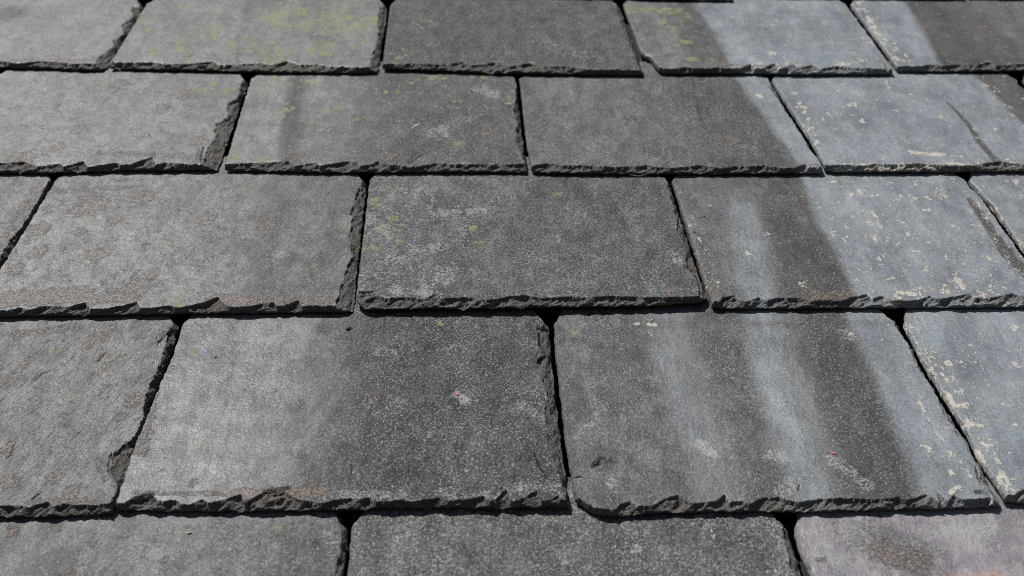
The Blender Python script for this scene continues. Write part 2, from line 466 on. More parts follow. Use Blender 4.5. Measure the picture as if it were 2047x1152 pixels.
slate('B', [(499, 155), (448, 343)], [(1035, 165), (1040, 219), (1047, 287), (1056, 343)],
      [(440, 345), (560, 348), (650, 350), (800, 350), (950, 349), (1057, 350)],
      "slate fading from light to sooty, with a long oblique flake scar above its tail",
      tb=[(446, 328), (500, 325), (578, 321), (588, 332), (633, 323), (640, 331), (700, 320), (714, 320), (720, 331), (742, 328), (757, 320), (764, 327),
          (806, 332), (830, 334), (871, 325), (900, 328), (981, 328), (1049, 327), (1055, 335)],
      rb=[(1032, 160), (1030, 190), (1024, 219), (1034, 235), (1029, 274), (1036, 290), (1042, 308), (1050, 331)],
      base=dict(pale=.22, brown=.1, green=.1),
      bands=[('speck', [(720, 155), (690, 343)], None, .05, .05, .75), ('dark', [(575, 160), (555, 340)], [(612, 160), (595, 340)], .007, .009, .8),
             ('dark', [(700, 155), (650, 343)], None, .05, .05, .6)],
      blobs=[('green', (540, 165), 40, .7), ('green', (565, 210), 28, .6), ('green', (520, 210), 36, .5), ('green', [(470, 290), (480, 325)], 24, .6),
             ('green', (713, 297), 14, .7), ('green', (620, 155), 40, .5), ('brown', (775, 312), 22, .95), ('brown', (600, 315), 26, .7), ('brown', (640, 255), 14, .8),
             ('brown', (970, 260), 14, .8), ('pale', [(960, 165), (1030, 190)], 24, .9), ('pale', [(860, 265), (930, 230)], 22, .7), ('pale', [(900, 205), (980, 210)], 16, .6),
             ('pale', (890, 265), 10, 1), ('cream', [(825, 250), (840, 240)], 6, .8), ('cream', [(692, 240), (706, 235)], 6, .7), ('brown', (720, 190), 26, .4)],
      scars=[([(870, 297), (842, 306), (816, 325)], .0017, .009, .0009)], cracks=[([(818, 325), (842, 308), (866, 298)], .0010)], grain=.2)
slate('B', [(1040, 165), (1045, 219), (1052, 287), (1060, 330), (1063, 345)], [(1551, 165), (1582, 226), (1617, 284), (1646, 345)],
      [(1060, 347), (1075, 352), (1300, 354), (1500, 353), (1647, 352)],
      "slate with reddish brown streaks and a narrow blue right margin, right of centre",
      tb=[(1066, 333), (1072, 330), (1111, 325), (1125, 331), (1170, 331), (1227, 335), (1290, 331), (1340, 336), (1380, 333), (1398, 330), (1443, 337), (1470, 332),
          (1501, 333), (1530, 330), (1566, 337), (1585, 336), (1610, 328), (1616, 337), (1645, 332)],
      rb=[(1537, 162), (1560, 195), (1583, 232), (1600, 262), (1617, 294), (1636, 318)],
      base=dict(speck=.6, pale=.25, brown=.1),
      bands=[('dark', [(1330, 160), (1400, 345)], [(1486, 160), (1590, 335)], .03, .004, .8),
             ('dark', [(1380, 160), (1420, 335)], [(1395, 160), (1438, 335)], .004, .004, 1.0),
             ('blue', [(1484, 155), (1530, 232), (1598, 335)], None, .006, .003, 1.0), ('cream', [(1484, 155), (1598, 335)], None, .003, .003, .35)],
      blobs=[('pale', (1300, 170), 30, .6), ('pale', [(1120, 200), (1130, 260)], 36, .5), ('dark', (1058, 176), 14, .9), ('brown', [(1425, 265), (1475, 280)], 9, .8),
             ('brown', (1440, 205), 24, .55), ('green', (1391, 224), 8, .9), ('brown', (1060, 240), 12, .7), ('cream', (1520, 181), 11, .9), ('brown', [(1100, 328), (1640, 330)], 7, .6),
             ('brown', (1380, 245), 40, .4)])
slate('B', [(1555, 171), (1586, 226), (1621, 284), (1651, 345)], [(2036, 150), (2190, 345)],
      [(1650, 347), (1665, 350), (1800, 350), (2047, 348), (2194, 347)],
      "smooth blue slate flecked with cream lichen and marked by one thin dark diagonal streak",
      tb=[(1656, 340), (1662, 331), (1690, 331), (1716, 333), (1750, 328), (1792, 330), (1840, 327), (1894, 332), (1945, 333), (1970, 326), (1997, 323), (2047, 328)],
      base=dict(blue=1, cream=.44), lb=.002,
      bands=[('dark', [(1960, 150), (2040, 235), (2075, 270)], None, .007, .007, .9), ('blue', [(1960, 150), (2040, 235), (2075, 270)], None, .007, .007, -.88)],
      blobs=[('dark', [(1895, 195), (1935, 240), (1960, 285), (1992, 325)], 9, .95), ('blue', [(1895, 195), (1935, 240), (1960, 285), (1992, 325)], 9, -.9),
             ('cream', (1705, 200), 14, .9), ('cream', (1725, 238), 9, 1), ('cream', (1888, 230), 13, .95), ('cream', [(1590, 170), (1625, 280)], 18, .7), ('cream', (1630, 280), 14, .95),
             ('cream', [(1820, 305), (1925, 312)], 11, .85), ('cream', (1815, 280), 9, .9), ('cream', (1703, 200), 9, .9), ('cream', [(1680, 332), (2047, 328)], 9, .85),
             ('brown', [(1730, 335), (2047, 333)], 7, .8)])
slate('B', [(2046, 150), (2200, 345)], [(2560, 150), (2760, 345)], [(2200, 347), (2760, 347)],
      "slate cut off by the right rim, second course down, brown-black", base=dict(dark=.7, pale=.1))

# ---- course C
slate('C', [(-330, 360), (-620, 635)], [(97, 360), (52, 442), (-6, 540), (-60, 635)],
      [(-640, 640), (-300, 642), (-66, 643)],
      "small wedge of slate cut off by the left rim, third course down",
      rb=[(86, 360), (70, 395), (40, 445), (10, 480), (-10, 530), (-70, 625)], base=dict(pale=.3, brown=.25), grain=.9,
      blobs=[('brown', [(70, 365), (0, 490)], 18, .7)], lb=.001)
slate('C', [(103, 361), (58, 442), (0, 542), (-53, 635)], [(731, 356), (720, 470), (706, 622)],
      [(-57, 640), (0, 640), (60, 638), (200, 637), (400, 633), (600, 631), (690, 630), (706, 627)],
      "pale slate crusted with scattered brown lichen, third course down on the left",
      tb=[(0, 626), (44, 614), (52, 623), (92, 610), (137, 614), (171, 603), (180, 620), (219, 617), (274, 603), (282, 619), (298, 617), (342, 610), (352, 618), (410, 604),
          (438, 591), (446, 606), (472, 622), (547, 601), (556, 616), (564, 614), (598, 599), (606, 620), (633, 621), (650, 616), (663, 614), (700, 612)],
      rb=[(712, 360), (697, 410), (700, 443), (694, 470), (704, 505), (690, 528), (687, 552), (674, 575), (664, 614)],
      base=dict(pale=.2, brown=.29, green=.025),
      bands=[('dark', [(525, 350), (510, 480)], [(590, 350), (560, 480)], .014, .016, .62), ('speck', [(560, 350), (500, 620)], None, .04, .04, .38)],
      blobs=[('brown', [(0, 600), (160, 590)], 36, .85), ('brown', [(160, 600), (260, 595)], 26, .75), ('brown', [(430, 600), (650, 605)], 22, .8), ('brown', (175, 400), 44, .75), ('brown', (285, 380), 34, .7),
             ('brown', (228, 428), 18, .95), ('brown', (410, 430), 24, .95), ('brown', (75, 500), 24, .9), ('brown', (190, 505), 24, .85), ('brown', (415, 515), 12, 1), ('brown', (305, 545), 18, .95),
             ('brown', (75, 450), 30, .75), ('brown', (535, 440), 26, .8), ('brown', (608, 472), 16, .9), ('brown', (420, 472), 16, .8), ('brown', (30, 535), 24, .8), ('green', (365, 595), 34, .7),
             ('brown', [(270, 575), (290, 560)], 12, .8), ('brown', (160, 455), 22, .6), ('green', (335, 480), 14, .8), ('green', (695, 450), 14, .9), ('green', (480, 368), 14, .8), ('brown', (385, 412), 12, .9),
             ('green', (655, 440), 12, .8), ('cream', (480, 465), 9, .8), ('pale', (560, 500), 20, .8), ('brown', (625, 540), 18, .7), ('brown', [(120, 370), (250, 360)], 16, .55), ('brown', (240, 560), 60, .45)],
      grain=.5)
slate('C', [(737, 360), (726, 470), (713, 600), (712, 615)], [(1343, 360), (1385, 505), (1415, 600)],
      [(708, 612), (722, 624), (732, 629), (850, 628), (1000, 627), (1150, 624), (1300, 622), (1400, 614), (1418, 602)],
      "dark speckled slate in the very middle, its tail lifted over a black shadow",
      tb=[(712, 592), (718, 586), (748, 588), (769, 600), (817, 597), (851, 603), (871, 587), (880, 601), (892, 599), (954, 598), (965, 604), (988, 603), (1020, 595), (1056, 594), (1080, 600),
          (1125, 597), (1170, 599), (1227, 595), (1300, 599), (1380, 598), (1412, 599)],
      rb=[(1337, 362), (1341, 385), (1350, 415), (1357, 432), (1355, 460), (1371, 501), (1367, 535), (1390, 560), (1396, 598)],
      base=dict(speck=.85, pale=.28, dark=.15), gap=.0030,
      bands=[('pale', None, [(1040, 350), (900, 600)], .05, .05, .55), ('dark', [(1010, 355), (1030, 440)], [(1180, 355), (1100, 440)], .03, .03, .4)],
      blobs=[('pale', [(870, 420), (1000, 410)], 18, .85), ('pale', [(850, 500), (880, 490)], 26, .9), ('pale', [(880, 540), (890, 560)], 26, .8), ('pale', (770, 450), 30, .8), ('pale', [(760, 580), (860, 590)], 18, .9),
             ('pale', (730, 540), 24, .8), ('green', (960, 485), 24, .75), ('green', (800, 479), 13, .9), ('green', [(735, 470), (750, 500)], 18, .75), ('green', (945, 450), 12, .9), ('green', (1115, 378), 12, 1),
             ('green', (1112, 446), 10, .9), ('green', (750, 395), 20, .7), ('green', (840, 420), 30, .5), ('green', (800, 370), 24, .5), ('green', (790, 440), 40, .45), ('cream', (1200, 467), 8, .8), ('pale', [(1345, 500), (1362, 530)], 13, 1.0),
             ('brown', (822, 523), 10, .9), ('dark', (1156, 445), 9, 1), ('dark', (1165, 426), 8, .9), ('dark', (1058, 562), 9, .8), ('brown', (1120, 390), 14, .6)],
      grain=.1, scars=[([(1398, 545), (1376, 536), (1364, 534)], .0015, .010, .0007)],
      cracks=[([(1366, 535), (1380, 537), (1396, 538)], .0009), ([(718, 586), (730, 587), (748, 587)], .0006), ([(1350, 415), (1357, 432), (1355, 460)], .0006)])
slate('C', [(1348, 365), (1389, 505), (1419, 605), (1426, 618)], [(1933, 356), (1968, 395), (2047, 517), (2100, 612)],
      [(1424, 621), (1445, 623), (1700, 622), (2047, 619), (2100, 617)],
      "slate half dark brown with one blue streak, half clean blue",
      tb=[(1434, 612), (1446, 593), (1470, 595), (1491, 604), (1518, 593), (1530, 600), (1560, 594), (1600, 595), (1620, 601), (1655, 600), (1680, 602), (1703, 593), (1733, 586), (1745, 596), (1764, 590), (1785, 600), (1815, 601),
          (1835, 600), (1860, 590), (1880, 598), (1901, 593), (1920, 590), (1939, 584), (1950, 596), (1976, 595), (2000, 590), (2024, 585), (2047, 590)],
      lb=.002, rbw=.0015,
      base=dict(speck=.4, dark=.35, pale=.15, cream=.16, brown=.12),
      bands=[('dark', [(1515, 355), (1545, 600)], [(1612, 360), (1712, 595)], .02, .003, .9), ('blue', [(1610, 355), (1640, 445), (1678, 510), (1708, 595)], None, .006, .003, 1.0),
             ('speck', [(1610, 355), (1708, 595)], None, .003, .003, -.95), ('cream', [(1610, 355), (1708, 595)], None, .003, .003, .50)],
      blobs=[('blue', [(1474, 375), (1490, 440), (1500, 500), (1512, 560), (1520, 600)], 34, .95), ('cream', [(1360, 370), (1420, 560)], 26, .5), ('cream', (1497, 500), 10, .95), ('cream', (1535, 460), 12, .9),
             ('cream', (1718, 562), 15, .9), ('cream', [(1790, 595), (1860, 575)], 18, .85), ('cream', [(1912, 548), (1925, 575)], 10, 1), ('cream', (1750, 470), 12, .9), ('cream', (1765, 450), 10, .9),
             ('cream', [(1900, 590), (2000, 590)], 14, .7), ('cream', (1860, 385), 10, .9), ('cream', (1848, 410), 7, .95), ('cream', (1795, 430), 9, .9), ('cream', (1720, 370), 12, .85), ('cream', [(1745, 410), (1768, 455)], 6, .9),
             ('dark', [(1940, 385), (1975, 440), (2020, 510), (2060, 550)], 20, .95), ('blue', [(1940, 385), (1975, 440), (2020, 510), (2060, 550)], 20, -.9), ('cream', (1895, 510), 9, .9), ('cream', (1930, 525), 9, .9),
             ('brown', [(1620, 590), (1700, 590)], 20, .8), ('cream', (1605, 565), 15, .8), ('brown', (1430, 590), 24, .6), ('brown', (1425, 460), 18, .6), ('cream', (1420, 402), 8, .8)],
      scars=[([(1414, 465), (1400, 459), (1388, 457)], .0012, .004, .0006)],
      cracks=[([(1388, 457), (1400, 460), (1413, 466)], .0007), ([(1374, 424), (1386, 429)], .0005), ([(1402, 426), (1415, 423)], .0004), ([(1416, 548), (1425, 545)], .0004), ([(1448, 596), (1470, 592)], .0008)])
slate('C', [(1944, 358), (1976, 395), (2047, 500), (2110, 612)], [(2520, 358), (2740, 612)], [(2105, 617), (2300, 618), (2740, 618)],
      "greenish grey corner of a slate at the right rim, third course down, with black cracks",
      base=dict(blue=.75, cream=.45, brown=.1), blobs=[('cream', [(1960, 380), (2047, 490)], 12, .8), ('cream', (1990, 405), 10, 1), ('dark', (2047, 372), 16, .7), ('dark', [(1960, 400), (2047, 520)], 9, .6)],
      scars=[([(1965, 370), (1936, 352)], .0035, .0032, .0006), ([(2024, 456), (1992, 435)], .0014, .004, .0005)],
      cracks=[([(1938, 353), (1950, 362), (1963, 370)], .0015), ([(1990, 434), (2010, 445), (2026, 457)], .0008), ([(1966, 378), (1985, 395), (2000, 418)], .0004)])

# ---- course D
slate('D', [(-360, 650), (-660, 1030)], [(350, 648), (332, 705), (317, 750), (297, 800), (280, 865), (262, 905), (226, 1022)],
      [(-680, 1042), (0, 1041), (100, 1040), (180, 1036), (222, 1034), (232, 1028)],
      "light slate with diagonal grain at the left edge, fourth course down",
      tb=[(0, 1011), (45, 1011), (57, 1014), (97, 1000), (108, 1012), (120, 1007), (180, 1009), (220, 1006), (230, 1012)],
      rb=[(330, 645), (325, 682), (313, 720), (290, 775), (283, 825), (262, 875), (222, 900), (214, 936), (226, 958), (236, 968), (222, 1004)],
      base=dict(pale=.15, brown=.28, green=.02), grain=1.0,
      blobs=[('brown', [(30, 655), (150, 640)], 20, .6), ('brown', [(170, 680), (220, 640)], 14, .8), ('brown', (205, 700), 12, .9), ('brown', (15, 890), 16, .95), ('brown', (15, 965), 26, .8), ('brown', (140, 985), 24, .8),
             ('brown', [(60, 1003), (200, 1000)], 12, .7), ('brown', (100, 960), 20, .6), ('brown', (260, 790), 24, .8), ('brown', (235, 830), 20, .7), ('brown', [(10, 760), (60, 700)], 14, .7), ('green', (140, 785), 12, .8),
             ('brown', (220, 760), 16, .7), ('green', (100, 690), 8, .9), ('dark', (180, 740), 14, .5), ('brown', [(190, 735), (240, 700)], 12, .8), ('green', (290, 668), 10, .9)],
      scars=[([(332, 645), (312, 674)], .0016, .006, .0008), ([(100, 731), (80, 737), (66, 752)], .0010, .005, .0006), ([(210, 690), (190, 712)], .0009, .004, .0006),
             ([(222, 895), (214, 936), (228, 960)], .0012, .012, .0009)],
      cracks=[([(66, 752), (80, 737), (98, 730)], .0006), ([(311, 675), (322, 660), (333, 648)], .0013), ([(192, 710), (206, 693)], .0006), ([(215, 938), (217, 915), (222, 900)], .0007), ([(12, 915), (22, 905), (26, 885)], .0005), ([(62, 1000), (80, 985)], .0003)])
slate('D', [(360, 648), (345, 700), (325, 750), (305, 800), (282, 862), (262, 914), (233, 1014)], [(1098, 632), (1105, 725), (1120, 862), (1140, 1019)],
      [(233, 1024), (300, 1027), (400, 1029), (560, 1028), (700, 1027), (800, 1022), (1000, 1023), (1143, 1021)],
      "large slate low in the centre, light at its left, dark speckled at its right",
      tb=[(240, 1012), (260, 997), (305, 987), (315, 1001), (325, 1002), (350, 999), (370, 1014), (405, 996), (415, 1006), (450, 999), (482, 987), (490, 1006), (497, 1001), (524, 984), (545, 983), (572, 980), (590, 996), (640, 1006), (652, 1004),
          (702, 994), (712, 1001), (737, 994), (752, 1005), (807, 1000), (820, 1005), (882, 994), (895, 1002), (932, 999), (967, 991), (980, 1006), (1014, 976), (1022, 1004), (1032, 1004), (1074, 980), (1084, 1009), (1116, 991), (1124, 1014), (1141, 1016)],
      rb=[(1075, 636), (1078, 662), (1089, 692), (1078, 712), (1082, 750), (1094, 785), (1086, 825), (1094, 865), (1105, 905), (1118, 950), (1130, 1000)],
      base=dict(pale=.12, brown=.18, green=.01), grain=.35,
      bands=[('speck', [(670, 640), (600, 1020)], None, .055, .03, .95), ('dark', [(640, 640), (560, 1020)], None, .06, .06, .25), ('pale', [(700, 640), (700, 1020)], None, .05, .05, .12)],
      blobs=[('pale', [(755, 690), (785, 695)], 15, 1), ('green', (600, 721), 9, 1), ('green', (805, 792), 13, .8), ('green', (875, 860), 10, .6), ('green', (880, 633), 8, 1), ('green', (695, 695), 9, .7), ('green', (380, 692), 11, 1),
             ('pale', [(915, 780), (930, 795)], 13, 1), ('cream', (918, 783), 7, .9), ('brown', [(470, 990), (640, 985)], 20, .85), ('brown', (640, 975), 26, .6), ('pale', [(650, 990), (800, 990)], 16, .9), ('pale', [(880, 985), (1000, 990)], 16, .8),
             ('pale', [(1020, 970), (1110, 980)], 18, .8), ('brown', (745, 790), 14, .8), ('pale', [(1040, 800), (1080, 830)], 12, .9), ('brown', (335, 730), 10, .7), ('brown', [(300, 760), (280, 900)], 22, .6), ('brown', (600, 800), 14, .7), ('brown', [(270, 985), (470, 988)], 10, .6),
             ('dark', (650, 640), 30, .7), ('dark', [(1090, 860), (1110, 1000)], 20, .8), ('dark', (1052, 695), 9, .8), ('cream', (932, 938), 7, .9), ('brown', (385, 965), 16, .5)],
      scars=[([(1014, 974), (1002, 985), (985, 1002)], .0018, .006, .001), ([(586, 979), (555, 982), (525, 986)], .0030, .0045, .0009), ([(692, 646), (702, 641)], .004, .0022, .0004),
             ([(310, 988), (290, 993), (262, 1000)], .0030, .004, .0008)],
      cracks=[([(691, 644), (696, 643), (702, 640)], .0012), ([(1068, 903), (1078, 930), (1096, 958)], .0006), ([(525, 985), (550, 982), (576, 979)], .0008), ([(270, 999), (290, 993), (308, 988)], .0011), ([(1074, 716), (1084, 702)], .0013),
              ([(1078, 650), (1080, 676), (1088, 694)], .0010), ([(702, 920), (703, 945)], .0003), ([(428, 703), (432, 702)], .0006)])
slate('D', [(1108, 645), (1110, 700), (1116, 750), (1130, 885), (1139, 939), (1147, 989), (1150, 1006)], [(1800, 632), (1843, 717), (1883, 787), (1931, 870), (1976, 956), (2005, 1010)],
      [(1150, 1008), (1158, 1014), (1172, 1025), (1190, 1035), (1230, 1040), (1300, 1033), (1500, 1029), (1600, 1031), (1700, 1028), (1900, 1023), (1990, 1019), (2010, 1012)],
      "large slate low on the right with soft blue streaks beside a broad dark band",
      tb=[(1150, 1000), (1159, 1014), (1175, 1021), (1199, 1026), (1228, 1020), (1241, 1006), (1259, 1001), (1274, 1011), (1306, 1010), (1334, 994), (1356, 989), (1369, 1001), (1386, 1006), (1410, 1004), (1434, 1000), (1449, 987), (1459, 1004), (1484, 1000), (1499, 1009), (1524, 994), (1560, 994),
          (1592, 1004), (1617, 1000), (1640, 997), (1675, 995), (1747, 998), (1797, 994), (1810, 1001), (1840, 993), (1855, 987), (1870, 978), (1880, 1006), (1895, 1002), (1907, 989), (1925, 999), (1967, 996), (1980, 994), (2002, 1010)],
      rb=[(1788, 630), (1820, 675), (1836, 722), (1850, 745), (1876, 785), (1895, 832), (1920, 870), (1930, 885), (1950, 926), (1962, 966), (1992, 1004)],
      lb=.002, base=dict(speck=.6, pale=.04, dark=.1), grain=.1, tbw=.012,
      bands=[('dark', [(1600, 640), (1690, 990)], [(1706, 640), (1760, 760), (1842, 985)], .02, .009, .9), ('dark', [(1400, 640), (1500, 990)], [(1500, 640), (1585, 990)], .014, .012, .6),
             ('blue', [(1300, 640), (1400, 990)], [(1380, 640), (1470, 990)], .016, .018, .34), ('blue', [(1492, 640), (1575, 990)], [(1580, 640), (1660, 990)], .010, .022, .62), ('blue', [(1702, 630), (1756, 755), (1838, 985)], None, .009, .003, .95),
             ('pale', [(1300, 660), (1350, 1000)], [(1600, 640), (1700, 990)], .03, .03, .2), ('cream', [(1750, 630), (1870, 985)], None, .003, .003, .40)],
      blobs=[('blue', [(1320, 645), (1336, 730), (1365, 800), (1390, 880)], 34, .5), ('blue', [(1508, 640), (1530, 740), (1560, 820), (1600, 900), (1628, 990)], 34, .8), ('blue', (1150, 640), 22, .6),
             ('dark', [(1260, 634), (1690, 634)], 18, .55), ('blue', [(1500, 632), (1790, 632)], 14, -.45), ('pale', (1225, 958), 24, .8), ('pale', [(1400, 885), (1420, 900)], 18, .9), ('pale', [(1545, 905), (1570, 915)], 20, 1.0), ('pale', [(1600, 950), (1560, 980)], 24, .7),
             ('pale', [(1665, 920), (1700, 940)], 22, 1), ('pale', (1730, 970), 22, 1), ('pale', [(1690, 650), (1700, 660)], 16, 1), ('cream', (1705, 655), 10, .7), ('pale', [(1810, 680), (1830, 710)], 20, .9), ('cream', [(1840, 790), (1865, 850), (1890, 880)], 5, .95), ('cream', [(1900, 900), (1940, 950)], 10, .8),
             ('cream', (1850, 895), 14, .8), ('cream', (1905, 945), 13, .85), ('cream', [(1900, 985), (1920, 975)], 12, .85), ('pale', [(1180, 760), (1195, 830), (1150, 870)], 10, .5), ('green', (1153, 653), 12, 1), ('green', (1160, 863), 7, 1), ('dark', (1168, 650), 9, .8),
             ('brown', (1345, 630), 8, .4), ('cream', [(1275, 630), (1310, 634)], 9, .95), ('cream', (1302, 652), 7, .9), ('brown', (1170, 800), 20, .4), ('pale', (1310, 750), 18, .6)],
      scars=[([(1248, 921), (1222, 921), (1205, 917), (1196, 925), (1180, 931)], .0022, .0045, .0009), ([(1166, 952), (1150, 954)], .0012, .003, .0006), ([(1982, 995), (1965, 988), (1950, 990)], .003, .0045, .0008)],
      cracks=[([(1183, 931), (1196, 925), (1206, 918)], .0013), ([(1206, 918), (1225, 921), (1246, 921)], .0006), ([(1951, 930), (1956, 950), (1961, 968)], .0010), ([(1883, 790), (1890, 815), (1898, 834)], .0007),
              ([(1822, 682), (1832, 705), (1842, 718)], .0005), ([(1838, 722), (1846, 724), (1858, 742)], .0009), ([(1912, 850), (1918, 866)], .0011), ([(1151, 953), (1166, 952)], .0005), ([(1596, 982), (1599, 969)], .0003)])
slate('D', [(1806, 632), (1847, 717), (1887, 787), (1935, 870), (1957, 921), (1980, 956), (2008, 1000)], [(2500, 640), (2800, 1000)], [(2012, 1008), (2047, 1013), (2200, 1013), (2800, 1013)],
      "blue slate at the right rim, fourth course down, its left edge ringed with cream lichen",
      tb=[(2008, 996), (2022, 992), (2030, 987), (2047, 976), (2060, 986), (2100, 984)],
      base=dict(blue=1, cream=.44),
      bands=[('cream', None, [(1850, 630), (2080, 1000)], .008, .008, .68)],
      blobs=[('cream', (1835, 640), 18, .95), ('cream', [(1845, 690), (1865, 730)], 24, .85), ('cream', [(1885, 770), (1910, 800)], 22, .85), ('cream', (1900, 716), 14, .95), ('cream', [(1955, 900), (2000, 960)], 26, .8), ('cream', (2040, 720), 16, .9), ('cream', (2032, 840), 9, .95), ('cream', (1980, 890), 16, .9),
             ('cream', (2040, 765), 8, .9)],
      scars=[([(1872, 742), (1862, 735), (1855, 727)], .005, .003, .0005)], lb=.0018)

# ---- course E
slate('E', [(-150, 1045), (-330, 1500)], [(694, 1044), (690, 1100), (683, 1152), (630, 1560)], [(-380, 1625), (610, 1620)],
      "slate at the bottom left corner, mid grey and finely speckled",
      rb=[(677, 1040), (679, 1085), (669, 1110), (658, 1152), (600, 1500)], base=dict(speck=.4, pale=.3, brown=.24), grain=.3, cut=(.006, .009, .004, .007),
      bands=[('speck', [(460, 1040), (400, 1300)], None, .05, .05, .6)],
      blobs=[('brown', (20, 1045), 18, .7), ('brown', [(135, 1125), (155, 1150)], 9, .9), ('brown', (185, 1065), 26, .5), ('dark', (290, 1070), 22, .6), ('green', (553, 1041), 10, .8), ('dark', (628, 1072), 13, .9), ('brown', (600, 1070), 14, .6), ('brown', (320, 1105), 16, .6)])
slate('E', [(701, 1044), (698, 1089), (692, 1152), (640, 1560)], [(1580, 1039), (1590, 1076), (1616, 1152), (1750, 1560)], [(630, 1620), (1750, 1620)],
      "dark frosted slate along the bottom rim, centre",
      rb=[(1566, 1036), (1575, 1081), (1580, 1109), (1595, 1149), (1700, 1500)],
      base=dict(speck=.85, pale=.42, dark=.1),
      blobs=[('pale', [(720, 1130), (725, 1145)], 13, 1), ('blue', (965, 1040), 18, .7), ('green', (835, 1145), 10, .8), ('dark', (1345, 1045), 18, 1), ('cream', (1228, 1076), 8, .7), ('pale', (1275, 1082), 13, 1), ('pale', (1320, 1080), 20, .9), ('pale', [(1100, 1060), (1180, 1060)], 22, .5), ('cream', (1557, 1127), 10, .9),
             ('cream', (1550, 1097), 8, .7), ('pale', (1520, 1100), 16, .6), ('dark', (980, 1115), 12, .8), ('dark', (1450, 1100), 12, .7), ('cream', [(1424, 1044), (1430, 1060)], 5, .6)])
slate('E', [(1591, 1044), (1597, 1084), (1610, 1114), (1622, 1141), (1762, 1560)], [(2600, 1040), (2900, 1560)], [(1770, 1620), (2950, 1620)],
      "lilac slate at the bottom right corner with a purple patch and a rusty streak",
      lb=.003, base=dict(lilac=.72, pale=.35, speck=.05), grain=.15,
      bands=[('lilac', [(1600, 1035), (1640, 1180)], None, .003, .003, .9)],
      blobs=[('speck', [(1740, 1060), (1830, 1100)], 80, .6), ('brown', [(1780, 1090), (1840, 1110)], 50, .62), ('rust', [(1900, 1150), (2100, 1145)], 20, 1.0), ('lilac', [(1930, 1110), (2047, 1060)], 45, -.05), ('dark', [(1930, 1150), (2120, 1090)], 95, .55), ('cream', (1950, 1143), 9, .8), ('cream', (1990, 1075), 4, .5),
             ('pale', [(1900, 1045), (1990, 1040)], 22, .9), ('pale', (1680, 1090), 40, .5)],
      scars=[([(1622, 1128), (1614, 1114)], .003, .003, .0006)], cracks=[([(1634, 1108), (1645, 1106), (1662, 1105)], .0006), ([(1614, 1116), (1622, 1127)], .0010)])


V_TAIL = {}
for r, (y) in (('Z', 1), ('A', 149), ('B', 347), ('C', 628), ('D', 1026)):
    V_TAIL[r] = P(1023, y, -T_SLATE)[1]
V_TAIL['E'] = V_TAIL['D'] - (V_TAIL['C'] - V_TAIL['D'])
V_TAIL['Y'] = V_TAIL['Z'] + 0.20
ORDER = ['E', 'D', 'C', 'B', 'A', 'Z', 'Y']


